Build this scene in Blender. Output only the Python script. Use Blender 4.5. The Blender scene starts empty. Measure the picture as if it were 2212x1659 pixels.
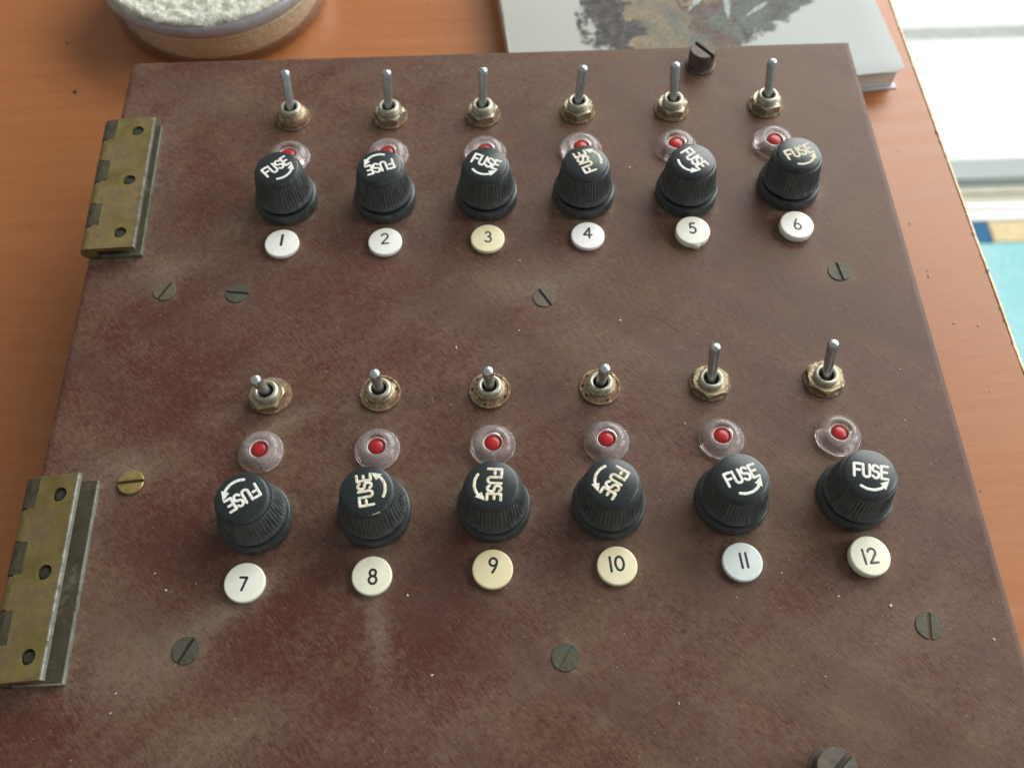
import bpy, bmesh, math, random
from mathutils import Vector, Matrix, noise
random.seed(7)
R = math.radians
S = 0.001                       # everything below is measured in millimetres
ZF = 0.730                      # height of the panel's face above the floor
ZT = 0.698                      # height of the table top
DROP = 32.0                     # panel face above the table, mm
sc = bpy.context.scene
C = sc.collection

# ------------------------------------------------------------------ camera
cd = bpy.data.cameras.new('camera'); cam = bpy.data.objects.new('camera', cd); C.objects.link(cam)
cam.location = (-0.01013, -0.20780, ZF + 0.20962)
cam.rotation_euler = (R(29.2294), R(0.5177), R(-1.8285))
cd.sensor_fit = 'HORIZONTAL'; cd.sensor_width = 4.54; cd.lens = 4.54 * 2100 / 2212
cd.clip_start = 0.01; cd.clip_end = 30
cd.dof.use_dof = True; cd.dof.focus_distance = 0.228; cd.dof.aperture_fstop = 2.1
sc.camera = cam
# ------------------------------------------------------------------ light
wd = bpy.data.worlds.new('World'); sc.world = wd; wd.use_nodes = True
bg = wd.node_tree.nodes['Background']
bg.inputs[0].default_value = (0.86, 0.86, 0.80, 1); bg.inputs[1].default_value = 0.38
def area(name, loc, target, sx, sy, power, col):
    l = bpy.data.lights.new(name, 'AREA'); l.shape = 'RECTANGLE'; l.size = sx; l.size_y = sy
    l.energy = power; l.color = col
    o = bpy.data.objects.new(name, l); C.objects.link(o); o.location = loc
    o.rotation_euler = (Vector(target) - Vector(loc)).to_track_quat('-Z', 'Y').to_euler()
    return o
area('door_daylight', (0.80, 0.92, 1.42), (0.10, 0.0, 0.72), 1.3, 1.0, 33, (0.97, 1.0, 0.97))
area('side_window', (1.25, -0.05, 1.35), (0.0, -0.08, 0.72), 0.45, 0.8, 11, (0.96, 0.98, 1.0))
sc.view_settings.view_transform = 'Standard'; sc.view_settings.look = 'None'
sc.view_settings.exposure = 0.0; sc.view_settings.gamma = 1.0

# ------------------------------------------------------------------ helpers
def bm_new(): return bmesh.new()
def finish(name, bm, mat, parent=None, loc=(0, 0, 0), rot=(0, 0, 0), smooth=None, label=None):
    me = bpy.data.meshes.new(name)
    bmesh.ops.recalc_face_normals(bm, faces=bm.faces)
    bm.to_mesh(me); bm.free()
    return link(name, me, mat, parent, loc, rot, smooth, label)
def link(name, me, mat=None, parent=None, loc=(0, 0, 0), rot=(0, 0, 0), smooth=None, label=None):
    if mat is not None and not me.materials: me.materials.append(mat)
    if smooth is not None:
        me.shade_smooth(); me.set_sharp_from_angle(angle=R(smooth))
    o = bpy.data.objects.new(name, me); C.objects.link(o)
    o.parent = parent
    o.location = [c * S for c in loc]; o.rotation_euler = rot
    if label: o['label'] = label
    return o
def tag(o, label, cat=None, kind=None, group=None):
    o['label'] = label
    if cat: o['category'] = cat
    if kind: o['kind'] = kind
    if group: o['group'] = group
    return o
def empty(name, loc, rz=0):
    o = bpy.data.objects.new(name, None); C.objects.link(o); o.empty_display_size = 0.02
    o.location = loc; o.rotation_euler = (0, 0, rz); return o
def lathe(bm, prof, seg=48, c=(0, 0), mod=None, close=False, ax=None):
    """prof: (r, z) list in mm; r == 0 makes a pole"""
    rings = []
    for k, (r, z) in enumerate(prof):
        if r < 1e-6:
            rings.append([bm.verts.new((c[0] * S, c[1] * S, z * S))])
        else:
            row = []
            for i in range(seg):
                a = 2 * math.pi * i / seg
                rr = r + (mod(a, k) if mod else 0)
                row.append(bm.verts.new(((c[0] + rr * math.cos(a)) * S, (c[1] + rr * math.sin(a)) * S, z * S)))
            rings.append(row)
    n = len(rings)
    for k in range(n if close else n - 1):
        a, b = rings[k], rings[(k + 1) % n]
        for i in range(seg):
            j = (i + 1) % seg
            if len(a) == 1 and len(b) == 1: continue
            if len(a) == 1: bm.faces.new((a[0], b[j], b[i]))
            elif len(b) == 1: bm.faces.new((a[i], a[j], b[0]))
            else: bm.faces.new((a[i], a[j], b[j], b[i]))
def box(bm, x0, x1, y0, y1, z0, z1, bev=0.0, seg=2):
    m = Matrix.Translation(((x0 + x1) / 2 * S, (y0 + y1) / 2 * S, (z0 + z1) / 2 * S)) @ Matrix.Diagonal(((x1 - x0) * S, (y1 - y0) * S, (z1 - z0) * S, 1))
    g = bmesh.ops.create_cube(bm, size=1, matrix=m)
    if bev:
        es = {e for v in g['verts'] for e in v.link_edges}
        bmesh.ops.bevel(bm, geom=list(es), offset=bev * S, segments=seg, profile=0.5, affect='EDGES')
def prism(bm, pts, z0, z1, cham=0.0):
    """pts: counter-clockwise outline; the top is inset by cham"""
    n = len(pts)
    cx = sum(p[0] for p in pts) / n; cy = sum(p[1] for p in pts) / n
    lo = [bm.verts.new((x * S, y * S, z0 * S)) for x, y in pts]
    mi = [bm.verts.new((x * S, y * S, (z1 - cham) * S)) for x, y in pts] if cham else lo
    def ins(x, y):
        d = math.hypot(x - cx, y - cy) or 1
        return ((x - (x - cx) / d * cham) * S, (y - (y - cy) / d * cham) * S, z1 * S)
    hi = [bm.verts.new(ins(x, y)) for x, y in pts]
    for a, b in ((lo, mi), (mi, hi)) if cham else ((lo, hi),):
        for i in range(n):
            j = (i + 1) % n; bm.faces.new((a[i], a[j], b[j], b[i]))
    bm.faces.new(hi); bm.faces.new(list(reversed(lo)))
def stroke(bm, pts, r, squash=0.18, nsec=8):
    """a round-ended painted stroke lying on the xy plane (mm)"""
    P = [Vector((p[0], p[1])) for p in pts]
    n = len(P)
    T = []
    for i in range(n):
        t = (P[min(i + 1, n - 1)] - P[max(i - 1, 0)]); T.append(t.normalized())
    seq = [(P[0] - T[0] * r * 0.97, T[0], 0.2), (P[0] - T[0] * r * 0.65, T[0], 0.75)]
    seq += [(P[i], T[i], 1.0) for i in range(n)]
    seq += [(P[-1] + T[-1] * r * 0.65, T[-1], 0.75), (P[-1] + T[-1] * r * 0.97, T[-1], 0.2)]
    prev = None
    for (p, t, k) in seq:
        nx = Vector((-t.y, t.x)); ring = []
        for s in range(nsec):
            a = 2 * math.pi * s / nsec
            q = p + nx * math.cos(a) * r * k
            ring.append(bm.verts.new((q.x * S, q.y * S, math.sin(a) * r * k * squash * S)))
        if prev:
            for s in range(nsec):
                u = (s + 1) % nsec; bm.faces.new((prev[s], prev[u], ring[u], ring[s]))
        else: bm.faces.new(ring)
        prev = ring
    bm.faces.new(list(reversed(prev)))
def arc(cx, cy, rx, ry, a0, a1, n=12):
    return [(cx + rx * math.cos(R(a0 + (a1 - a0) * i / n)), cy + ry * math.sin(R(a0 + (a1 - a0) * i / n))) for i in range(n + 1)]
def segment_pts(r, gap, side, n=18):
    a0 = math.asin(gap / r)
    if side > 0: return [(r * math.cos(a0 + (math.pi - 2 * a0) * i / n), r * math.sin(a0 + (math.pi - 2 * a0) * i / n)) for i in range(n + 1)]
    return [(r * math.cos(math.pi + a0 + (math.pi - 2 * a0) * i / n), r * math.sin(math.pi + a0 + (math.pi - 2 * a0) * i / n)) for i in range(n + 1)]

# ------------------------------------------------------------------ materials
class NT:
    def __init__(s, name):
        s.m = bpy.data.materials.new(name); s.m.use_nodes = True; s.t = s.m.node_tree
        s.b = s.t.nodes['Principled BSDF']
        s.tc = s.t.nodes.new('ShaderNodeTexCoord')
    def n(s, typ, **kw):
        x = s.t.nodes.new(typ)
        for k, v in kw.items(): setattr(x, k, v)
        return x
    def l(s, a, b): s.t.links.new(a, b)
    def map(s, scale=(1, 1, 1), rot=(0, 0, 0), src=None):
        v = src or s.tc.outputs['Object']
        if any(rot):
            r = s.n('ShaderNodeMapping'); r.inputs['Rotation'].default_value = rot; s.l(v, r.inputs['Vector']); v = r.outputs[0]
        m = s.n('ShaderNodeMapping'); m.inputs['Scale'].default_value = scale
        s.l(v, m.inputs['Vector']); return m.outputs[0]
    def noise(s, scale, detail=4, rough=0.6, vec=None):
        x = s.n('ShaderNodeTexNoise'); x.inputs['Scale'].default_value = scale
        x.inputs['Detail'].default_value = detail; x.inputs['Roughness'].default_value = rough
        s.l(vec or s.tc.outputs['Object'], x.inputs['Vector']); return x.outputs['Fac']
    def ramp(s, fac, stops):
        x = s.n('ShaderNodeValToRGB'); e = x.color_ramp.elements
        while len(e) < len(stops): e.new(0.5)
        for el, (p, c) in zip(e, stops):
            el.position = p; el.color = (*c, 1) if len(c) == 3 else c
        s.l(fac, x.inputs[0]); return x.outputs[0]
    def mix(s, fac, a, b, mode='MIX'):
        x = s.n('ShaderNodeMix', data_type='RGBA', blend_type=mode)
        for sock, v in ((x.inputs[0], fac), (x.inputs[6], a), (x.inputs[7], b)):
            if isinstance(v, (int, float)): sock.default_value = v
            elif isinstance(v, tuple): sock.default_value = (*v, 1)
            else: s.l(v, sock)
        return x.outputs[2]
    def math(s, op, a, b=0.0, clamp=False):
        x = s.n('ShaderNodeMath', operation=op, use_clamp=clamp)
        for sock, v in zip(x.inputs, (a, b)):
            if isinstance(v, (int, float)): sock.default_value = v
            else: s.l(v, sock)
        return x.outputs[0]
    def remap(s, v, a, b, c=0.0, d=1.0):
        x = s.n('ShaderNodeMapRange'); s.l(v, x.inputs[0])
        for i, q in enumerate((a, b, c, d)): x.inputs[1 + i].default_value = q
        return x.outputs[0]
    def bump(s, h, strength, dist):
        x = s.n('ShaderNodeBump'); x.inputs['Strength'].default_value = strength; x.inputs['Distance'].default_value = dist
        s.l(h, x.inputs['Height']); s.l(x.outputs[0], s.b.inputs['Normal'])
    def set(s, col=None, rough=None, metal=None, **kw):
        for key, v in (('Base Color', col), ('Roughness', rough), ('Metallic', metal)):
            if v is None: continue
            sock = s.b.inputs[key]
            if isinstance(v, tuple): sock.default_value = (*v, 1)
            elif isinstance(v, (int, float)): sock.default_value = v
            else: s.l(v, sock)
        for k, v in kw.items(): s.b.inputs[k].default_value = v
        return s.m
def up_factor(t):
    g = t.n('ShaderNodeNewGeometry'); x = t.n('ShaderNodeSeparateXYZ'); t.l(g.outputs['Normal'], x.inputs[0]); return x.outputs[2]

def mat_board():
    t = NT('dusty_maroon_laminate')
    at = t.n('ShaderNodeAttribute', attribute_name='dust')
    f1 = t.noise(1.0, 3, 0.65, t.map((330, 2300, 1), (0, 0, R(52))))
    f2 = t.noise(1.0, 3, 0.7, t.map((520, 1900, 1), (0, 0, R(28))))
    clump = t.noise(620, 4, 0.75)
    cloud = t.noise(42, 5, 0.66)
    streak = t.noise(1.0, 4, 0.6, t.map((22, 85, 1), (0, 0, R(-38))))  # long diagonal streaks
    streak2 = t.noise(1.0, 4, 0.6, t.map((30, 110, 1), (0, 0, R(36))))
    speck = t.noise(2600, 2, 0.8)
    d = at.outputs['Fac']
    for v, k in ((cloud, 0.28), (streak, 0.32), (streak2, 0.16), (f1, 0.38), (f2, 0.30), (clump, 0.36)):
        d = t.math('ADD', d, t.remap(v, 0.3, 0.7, -k, k))
    d = t.math('MAXIMUM', t.math('ADD', d, t.remap(speck, 0.35, 0.7, -0.16, 0.20)), 0.0)
    base = t.ramp(t.noise(60, 3), [(0.35, (0.074, 0.0205, 0.0140)), (0.65, (0.090, 0.0270, 0.0185))])
    dust = t.ramp(t.noise(48, 4), [(0.35, (0.136, 0.0830, 0.0480)), (0.65, (0.150, 0.0890, 0.0640))])
    col = t.mix(t.remap(d, 0.0, 1.25, 0.0, 1.0), base, dust)
    dark_streak = t.noise(1.0, 5, 0.62, t.map((13, 60, 1), (0, 0, R(40))))
    col = t.mix(t.remap(dark_streak, 0.48, 0.68, 0.0, 0.62), col, (0.078, 0.038, 0.030))  # darker brown diagonal streaks
    blot = t.noise(70, 5, 0.7)
    col = t.mix(t.remap(blot, 0.50, 0.72, 0.0, 0.40), col, (0.090, 0.045, 0.040))
    at2 = t.n('ShaderNodeAttribute', attribute_name='drift')
    g = t.math('MULTIPLY', at2.outputs['Fac'], t.remap(t.math('ADD', clump, t.math('MULTIPLY', f2, 0.6)), 0.55, 1.05, 0.15, 1.25))
    col = t.mix(t.math('MINIMUM', g, 0.85), col, (0.225, 0.172, 0.130))
    fleck = t.noise(1500, 1, 0.5)
    col = t.mix(t.remap(fleck, 0.71, 0.80, 0.0, 0.55), col, (0.36, 0.27, 0.20))
    ro = t.remap(d, 0.0, 1.0, 0.42, 0.62)
    h = t.math('ADD', t.math('MULTIPLY', f1, 0.6), t.math('MULTIPLY', clump, 0.7))
    t.bump(h, 0.55, 0.00014)
    return t.set(col, ro, **{'Specular IOR Level': 0.30})
def mat_wood():
    t = NT('cherry_wood_laminate')
    v = t.map((7, 210, 30)); g = t.noise(1.0, 6, 0.62, v)
    v2 = t.map((110, 1300, 100)); g2 = t.noise(1.0, 4, 0.7, v2)
    w = t.noise(5, 3)
    col = t.ramp(g, [(0.25, (0.300, 0.102, 0.028)), (0.50, (0.340, 0.120, 0.036)), (0.78, (0.380, 0.140, 0.046))])
    col = t.mix(t.remap(g2, 0.40, 0.72, 0.0, 0.55), col, (0.27, 0.078, 0.020))
    col = t.mix(t.remap(w, 0.4, 0.65, 0.0, 0.25), col, (0.50, 0.19, 0.07))
    spot = t.noise(140, 2); col = t.mix(t.remap(spot, 0.74, 0.80, 0.0, 0.5), col, (0.16, 0.06, 0.025))
    t.bump(g2, 0.08, 0.0001)
    return t.set(col, t.remap(g, 0.3, 0.7, 0.34, 0.46), **{'Specular IOR Level': 0.45})
def mat_black():
    t = NT('dusty_black_bakelite')
    n1 = t.noise(1.0, 4, 0.7, t.map((900, 900, 260))); n2 = t.noise(3000, 2, 0.7)
    up = up_factor(t)
    side = t.remap(up, 0.9, 0.5, 0.10, 0.95)
    d = t.math('MULTIPLY', t.remap(t.math('ADD', n1, t.math('MULTIPLY', n2, 0.5)), 0.45, 1.05, 0.0, 1.0), side, True)
    col = t.mix(d, (0.0095, 0.0145, 0.0180), (0.105, 0.115, 0.112))  # side dust made paler to stand in for room light there
    t.bump(n2, 0.15, 0.0001)
    return t.set(col, t.remap(d, 0, 0.6, 0.30, 0.66), **{'Specular IOR Level': 0.5})
def mat_paint(name, a, b, sc_=900, rough=0.5, chip=0.0):
    t = NT(name); c = t.ramp(t.noise(sc_, 3), [(0.38, a), (0.60, b)])
    if chip: c = t.mix(t.remap(t.noise(1400, 4, 0.75), 0.60, 0.66, 0.0, chip), c, (0.03, 0.03, 0.03))
    return t.set(c, rough)
def mat_metal(name, a, b, rust=None, rough=0.35, sc_=500, amount=0.5, metal=1.0):
    t = NT(name); n1 = t.noise(sc_, 4, 0.65)
    col = t.ramp(n1, [(0.35, a), (0.65, b)])
    if rust:
        n2 = t.noise(sc_ * 0.8, 5, 0.75, t.map((1, 1, 1.3)))
        f = t.remap(n2, 0.62 - 0.25 * amount, 0.74 - 0.20 * amount, 0.0, 0.9)
        col = t.mix(f, col, rust)
        t.set(None, None, t.remap(f, 0, 0.9, metal, 0.1)); t.set(None, t.remap(f, 0, 0.9, rough, 0.8))
    else: t.set(None, rough, metal)
    t.bump(n1, 0.12, 0.0001)
    return t.set(col)
def mat_disc(name, col):
    t = NT(name); n = t.noise(300, 4, 0.7)
    c2 = tuple(c * k for c, k in zip(col, (0.93, 0.90, 0.84)))
    c = t.ramp(n, [(0.45, col), (0.72, c2)])
    c = t.mix(t.remap(t.noise(900, 3, 0.7), 0.66, 0.74, 0, 0.45), c, (0.42, 0.26, 0.14))
    return t.set(c, 0.33, **{'Specular IOR Level': 0.5, 'Subsurface Weight': 0.0})
def mat_lens():
    t = NT('milky_clear_plastic'); n = t.noise(500, 3)
    c = t.ramp(n, [(0.35, (0.97, 0.86, 0.85)), (0.65, (0.99, 0.90, 0.89))])
    return t.set(c, 0.15, **{'Transmission Weight': 0.87, 'IOR': 1.36})
def simple(name, col, rough=0.5, metal=0.0, var=0.12, sc_=300, **kw):
    t = NT(name)
    a = tuple(c * (1 - var) for c in col); b = tuple(min(1, c * (1 + var)) for c in col)
    return t.set(t.ramp(t.noise(sc_, 4), [(0.35, a), (0.65, b)]), rough, metal, **kw)

M = {}
M['board'] = mat_board(); M['wood'] = mat_wood(); M['black'] = mat_black(); M['lens'] = mat_lens()
M['white_paint'] = mat_paint('white_letter_paint', (0.66, 0.65, 0.57), (0.82, 0.82, 0.78), chip=0.6)
M['ivory_paint'] = mat_paint('ivory_letter_paint', (0.56, 0.47, 0.28), (0.80, 0.78, 0.68), chip=0.7)
M['gold_paint'] = mat_paint('gold_letter_paint', (0.48, 0.42, 0.26), (0.66, 0.62, 0.48), chip=0.8)
M['ink'] = mat_paint('black_numeral_ink', (0.012, 0.013, 0.013), (0.030, 0.031, 0.030))
M['grey_ink'] = mat_paint('worn_grey_numeral_ink', (0.035, 0.040, 0.036), (0.12, 0.13, 0.12))
M['steel'] = mat_metal('bright_lever_steel', (0.46, 0.50, 0.51), (0.60, 0.64, 0.65), None, 0.36)
M['bush'] = mat_metal('dull_nickel_bushing', (0.38, 0.35, 0.28), (0.54, 0.51, 0.43), (0.19, 0.13, 0.075), 0.50, 700, 0.28)
M['nut'] = mat_metal('tarnished_brass_nut', (0.30, 0.245, 0.15), (0.48, 0.41, 0.28), (0.10, 0.062, 0.03), 0.5, 600, 0.48)
M['nut_nickel'] = mat_metal('tarnished_nickel_nut', (0.32, 0.28, 0.20), (0.50, 0.45, 0.35), (0.11, 0.07, 0.04), 0.5, 650, 0.5)
M['washer'] = mat_metal('rusty_washer', (0.33, 0.27, 0.16), (0.50, 0.43, 0.28), (0.15, 0.06, 0.03), 0.5, 500, 0.9)
M['brass'] = mat_metal('aged_hinge_brass', (0.165, 0.125, 0.040), (0.27, 0.210, 0.075), (0.13, 0.080, 0.045), 0.5, 130, 0.55, 0.6)
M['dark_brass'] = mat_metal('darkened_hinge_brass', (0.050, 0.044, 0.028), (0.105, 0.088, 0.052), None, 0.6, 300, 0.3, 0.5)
M['screw'] = mat_metal('grey_green_screw', (0.070, 0.060, 0.042), (0.118, 0.100, 0.070), (0.055, 0.075, 0.055), 0.6, 700, 0.5, 0.35)
M['screw_brass'] = mat_metal('bright_brass_screw', (0.28, 0.20, 0.07), (0.40, 0.30, 0.12), None, 0.45, 500, 0.3, 0.7)
M['screw_dusty'] = mat_metal('dusty_brass_screw', (0.10, 0.082, 0.045), (0.145, 0.118, 0.068), None, 0.65, 500, 0.3, 0.3)
M['bolt'] = mat_metal('blackened_bolt', (0.085, 0.070, 0.056), (0.150, 0.128, 0.105), None, 0.6, 400, 0.3, 0.4)
M['dirt'] = simple('slot_dirt', (0.022, 0.014, 0.009), 0.9, sc_=900)  # dark colour in place of the shade inside deep screw slots
M['dirt_gold'] = simple('slot_brassy_dirt', (0.075, 0.045, 0.014), 0.8, sc_=900)  # brassy slot floor, coloured dark in place of slot depth
M['dark_hole'] = simple('dark_socket', (0.008, 0.008, 0.008), 0.7)
M['bulb'] = simple('red_bulb_plastic', (0.36, 0.012, 0.016), 0.30, var=0.2, sc_=900, **{'Specular IOR Level': 0.5})
M['collar'] = simple('pale_lamp_collar', (0.66, 0.58, 0.50), 0.4, sc_=700)
M['rear'] = simple('black_moulded_body', (0.02, 0.02, 0.02), 0.6)
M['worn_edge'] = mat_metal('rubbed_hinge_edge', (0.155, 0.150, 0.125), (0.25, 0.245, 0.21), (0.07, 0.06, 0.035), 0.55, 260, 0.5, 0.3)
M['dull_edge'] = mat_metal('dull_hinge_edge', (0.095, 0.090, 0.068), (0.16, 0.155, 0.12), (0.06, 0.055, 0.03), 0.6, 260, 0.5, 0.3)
M['hole_dirt'] = simple('hole_grime', (0.030, 0.030, 0.024), 0.8, sc_=700, var=0.4)
M['leaf_dirt'] = mat_metal('grimy_lower_leaf', (0.034, 0.027, 0.013), (0.060, 0.048, 0.024), (0.13, 0.115, 0.075), 0.85, 170, 0.10, 0.0)  # grimy brass, coloured darker for the shadow under the upper leaf
M['screw_dust'] = mat_metal('dust_covered_screw', (0.105, 0.085, 0.062), (0.15, 0.120, 0.090), None, 0.75, 500, 0.3, 0.1)
M['edge'] = simple('pale_chipboard_edge', (0.72, 0.56, 0.36), 0.8, sc_=500, var=0.25)
M['chip'] = simple('dark_edge_chip', (0.14, 0.075, 0.035), 0.9, sc_=800)

# ------------------------------------------------------------------ the setting: floor, sill, paving
def mat_carpet():
    t = NT('teal_carpet'); n1 = t.noise(160, 5, 0.75); n2 = t.noise(14, 3)
    c = t.ramp(n1, [(0.3, (0.20, 0.50, 0.54)), (0.7, (0.42, 0.74, 0.76))])
    c = t.mix(t.remap(n2, 0.35, 0.7, 0, 0.4), c, (0.50, 0.78, 0.80)); t.bump(n1, 0.8, 0.004)
    return t.set(c, 0.95)
bm = bm_new(); box(bm, -1500, 2600, -1300, 489.5, -10, 0)
tag(finish('carpet', bm, mat_carpet()), 'teal carpet on the floor beside the table', kind='structure')
bm = bm_new(); box(bm, -1500, 2600, 490, 3500, -10, -4)
sub = tag(finish('floor', bm, simple('screed', (0.45, 0.42, 0.38), 0.8, sc_=60)), 'floor strip under the carpet border and door sill', kind='structure')
patch_m = [simple('blue_border', (0.03, 0.13, 0.26), 0.95, sc_=200), simple('tan_border', (0.62, 0.50, 0.30), 0.95, sc_=200), simple('cream_border', (0.70, 0.66, 0.56), 0.95, sc_=200)]
xs = [(330, 400, 0), (402, 470, 1), (472, 580, 0), (582, 690, 1), (692, 800, 0)]
for x0, x1, k in xs:
    bm = bm_new(); box(bm, x0, x1, 490.5, 521, -4, 1.5, 1.0, 1)
    finish('border_patch', bm, patch_m[k], sub)
M['alu'] = simple('brushed_aluminium', (0.36, 0.40, 0.40), 0.6, 0.1, 0.06, 400)
M['alu_dull'] = simple('weathered_aluminium', (0.24, 0.28, 0.29), 0.6, 0.1, 0.1, 200)
M['sill_white'] = simple('white_sill_paint', (0.82, 0.82, 0.80), 0.5, 0, 0.03, 60)
M['sill_beige'] = simple('beige_sill_paint', (0.44, 0.42, 0.33), 0.5, 0, 0.06, 60)
sill = bpy.data.objects.new('door_sill', None); C.objects.link(sill); sill.location = (0, 0, 0)
tag(sill, 'white and aluminium sliding door sill with parallel tracks on the floor', 'door sill')
for nm, y0, y1, z1, mt in (('sill_board', 522, 536.5, 4, 'sill_white'), ('groove', 536.7, 539.3, -1, 'dirt'), ('sill_board', 539.5, 549, 4, 'sill_white'),
                           ('lower_track', 549.5, 562, 2, 'sill_beige'), ('lower_track', 562.3, 573, 4.5, 'sill_beige'), ('middle_channel', 573.5, 586, 0, 'alu_dull'), ('middle_track', 579, 581.5, 5, 'alu'), ('upper_track', 586.5, 616, 4, 'alu'), ('upper_channel', 616.3, 619.2, -1, 'alu_dull')):
    bm = bm_new(); box(bm, 200, 2200, y0, y1, -3.5, z1, 0.6, 1); finish(nm, bm, M[mt], sill)
M['paving'] = simple('white_concrete', (0.82, 0.82, 0.80), 0.8, 0, 0.05, 25)
bm = bm_new(); box(bm, -300, 2400, 619.5, 836, -3.5, 2, 1.5, 1); 
pav = tag(finish('paving', bm, M['paving']), 'sunlit white paving outside the door', kind='structure')
bm = bm_new(); box(bm, -300, 2400, 859, 2600, -3.5, 2, 1.5, 1); finish('paving_slab', bm, M['paving'], pav)
bm = bm_new(); box(bm, -300, 2400, 836.5, 858.5, -3.5, -1, 0, 1); finish('drain_strip', bm, simple('grey_drain', (0.42, 0.44, 0.43), 0.7, sc_=80), pav)

# ------------------------------------------------------------------ table
tb = empty('table', (0, 0, 0), R(1.4)); tag(tb, 'orange brown wood laminate table with a chipped pale right edge', 'table')
XR = 137.0
bm = bm_new(); box(bm, -950, XR - 0.75, -450, 330, 698 - 26, 698, 0.5, 1)
finish('table_top', bm, M['wood'], tb)
# exposed pale edge with an uneven inner outline
bm = bm_new(); pts = []
y = -450
lo = []; hi = []
while y < 330:
    w = 1.3 + 0.5 * noise.noise(Vector((y * 0.05, 3, 0))) + 0.35 * noise.noise(Vector((y * 0.4, 1, 0)))
    lo.append((XR - 0.75 + 0.02 - max(0.0, w - 1.35) * 0.9, y)); y += 1.5
top = [bm.verts.new((x * S, yy * S, 0.69806)) for x, yy in lo]; out = [bm.verts.new((XR * S, yy * S, 0.6977)) for _, yy in lo]; bot = [bm.verts.new((XR * S, yy * S, 0.672)) for _, yy in lo]
inn = [bm.verts.new((x * S, yy * S, 0.6979)) for x, yy in lo]
for i in range(len(lo) - 1):
    bm.faces.new((top[i], out[i], out[i + 1], top[i + 1])); bm.faces.new((out[i], bot[i], bot[i + 1], out[i + 1])); bm.faces.new((inn[i], top[i], top[i + 1], inn[i + 1]))
finish('edge_band', bm, M['edge'], tb)
for k in range(12):
    yy = random.choice([random.uniform(-75, 70), random.uniform(-60, -25), random.uniform(5, 35)])
    bm = bm_new(); r = random.uniform(0.25, 0.55)
    prism(bm, [((r * random.uniform(0.6, 1.1)) * math.cos(a * 0.9), r * random.uniform(1.0, 2.2) * math.sin(a * 0.9)) for a in range(7)], 0, 0.08)
    finish('edge_chip', bm, M['chip'], tb, (XR - 1.15 + random.uniform(-0.25, 0.25), yy, 698.05))
for lx in (-915, 90):
    for ly in (-415, 295):
        bm = bm_new(); box(bm, lx - 22, lx + 22, ly - 22, ly + 22, 0, 672, 2, 1); finish('leg', bm, M['wood'], tb)

# ------------------------------------------------------------------ sponge dish (upper left)
dish = empty('sponge_dish', (-0.1085, 0.0945, ZT)); tag(dish, 'round clear dish with a rough white and cream sponge behind the panel', 'dish')
def mat_glass():
    t = NT('clear_dish_plastic'); out = t.t.nodes['Material Output']
    tr = t.n('ShaderNodeBsdfTransparent'); tr.inputs[0].default_value = (0.93, 0.93, 0.95, 1)
    gl = t.n('ShaderNodeBsdfGlossy'); gl.inputs[0].default_value = (0.9, 0.9, 0.95, 1); gl.inputs[1].default_value = 0.12
    lw = t.n('ShaderNodeLayerWeight'); lw.inputs[0].default_value = 0.25
    mx = t.n('ShaderNodeMixShader'); t.l(t.remap(lw.outputs['Facing'], 0, 1, 0.05, 0.6), mx.inputs[0]); t.l(tr.outputs[0], mx.inputs[1]); t.l(gl.outputs[0], mx.inputs[2]); t.l(mx.outputs[0], out.inputs[0])
    return t.m
bm = bm_new()
lathe(bm, [(0, 0), (35, 0), (37.6, 0.8), (38.6, 2.6), (39.0, 6), (39.5, 13.0), (38.6, 13.2), (38.3, 6), (36.9, 2.6), (0, 2.4)], 96)
finish('bowl', bm, mat_glass(), dish, smooth=40)
def mat_sponge(name, a, b, bs):
    t = NT(name); n = t.noise(520, 4, 0.7); t.bump(n, bs, 0.003)
    return t.set(t.ramp(n, [(0.35, a), (0.65, b)]), 0.9)
bm = bm_new()
lathe(bm, [(0, 2.6), (35.3, 2.8), (36.3, 4.5), (36.8, 13.4), (36.4, 13.5), (0, 13.5)], 96)
finish('sponge_body', bm, mat_sponge('cream_sponge', (0.80, 0.70, 0.36), (0.96, 0.91, 0.66), 0.6), dish, smooth=40)
bm = bm_new()
lathe(bm, [(36.9, 13.6), (38.4, 13.9), (39.7, 15.2), (40.0, 17.4), (39.5, 19.2), (38.4, 19.8), (36.9, 19.4)], 96, close=True)
finish('rim_ring', bm, simple('lilac_grey_rim', (0.33, 0.32, 0.335), 0.35, sc_=200), dish, smooth=50)
bm = bm_new()
rg = []
for k in range(0, 46):
    r = 39.0 * k / 45
    rg.append((r, 21.0 if r < 37.5 else 21.0 - (r - 37.5) ** 2 * 0.5))
lathe(bm, rg + [(38.6, 19.3), (0, 15.0)], 150)
for v in bm.verts:
    if v.co.z > 0.0196:
        q = v.co * 420
        v.co.z += (noise.noise(q) * 1.15 + noise.noise(q * 2.1) * 0.7) * S
finish('sponge_top', bm, mat_sponge('white_sponge', (0.62, 0.61, 0.48), (0.86, 0.87, 0.78), 0.9), dish, smooth=80)

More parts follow.
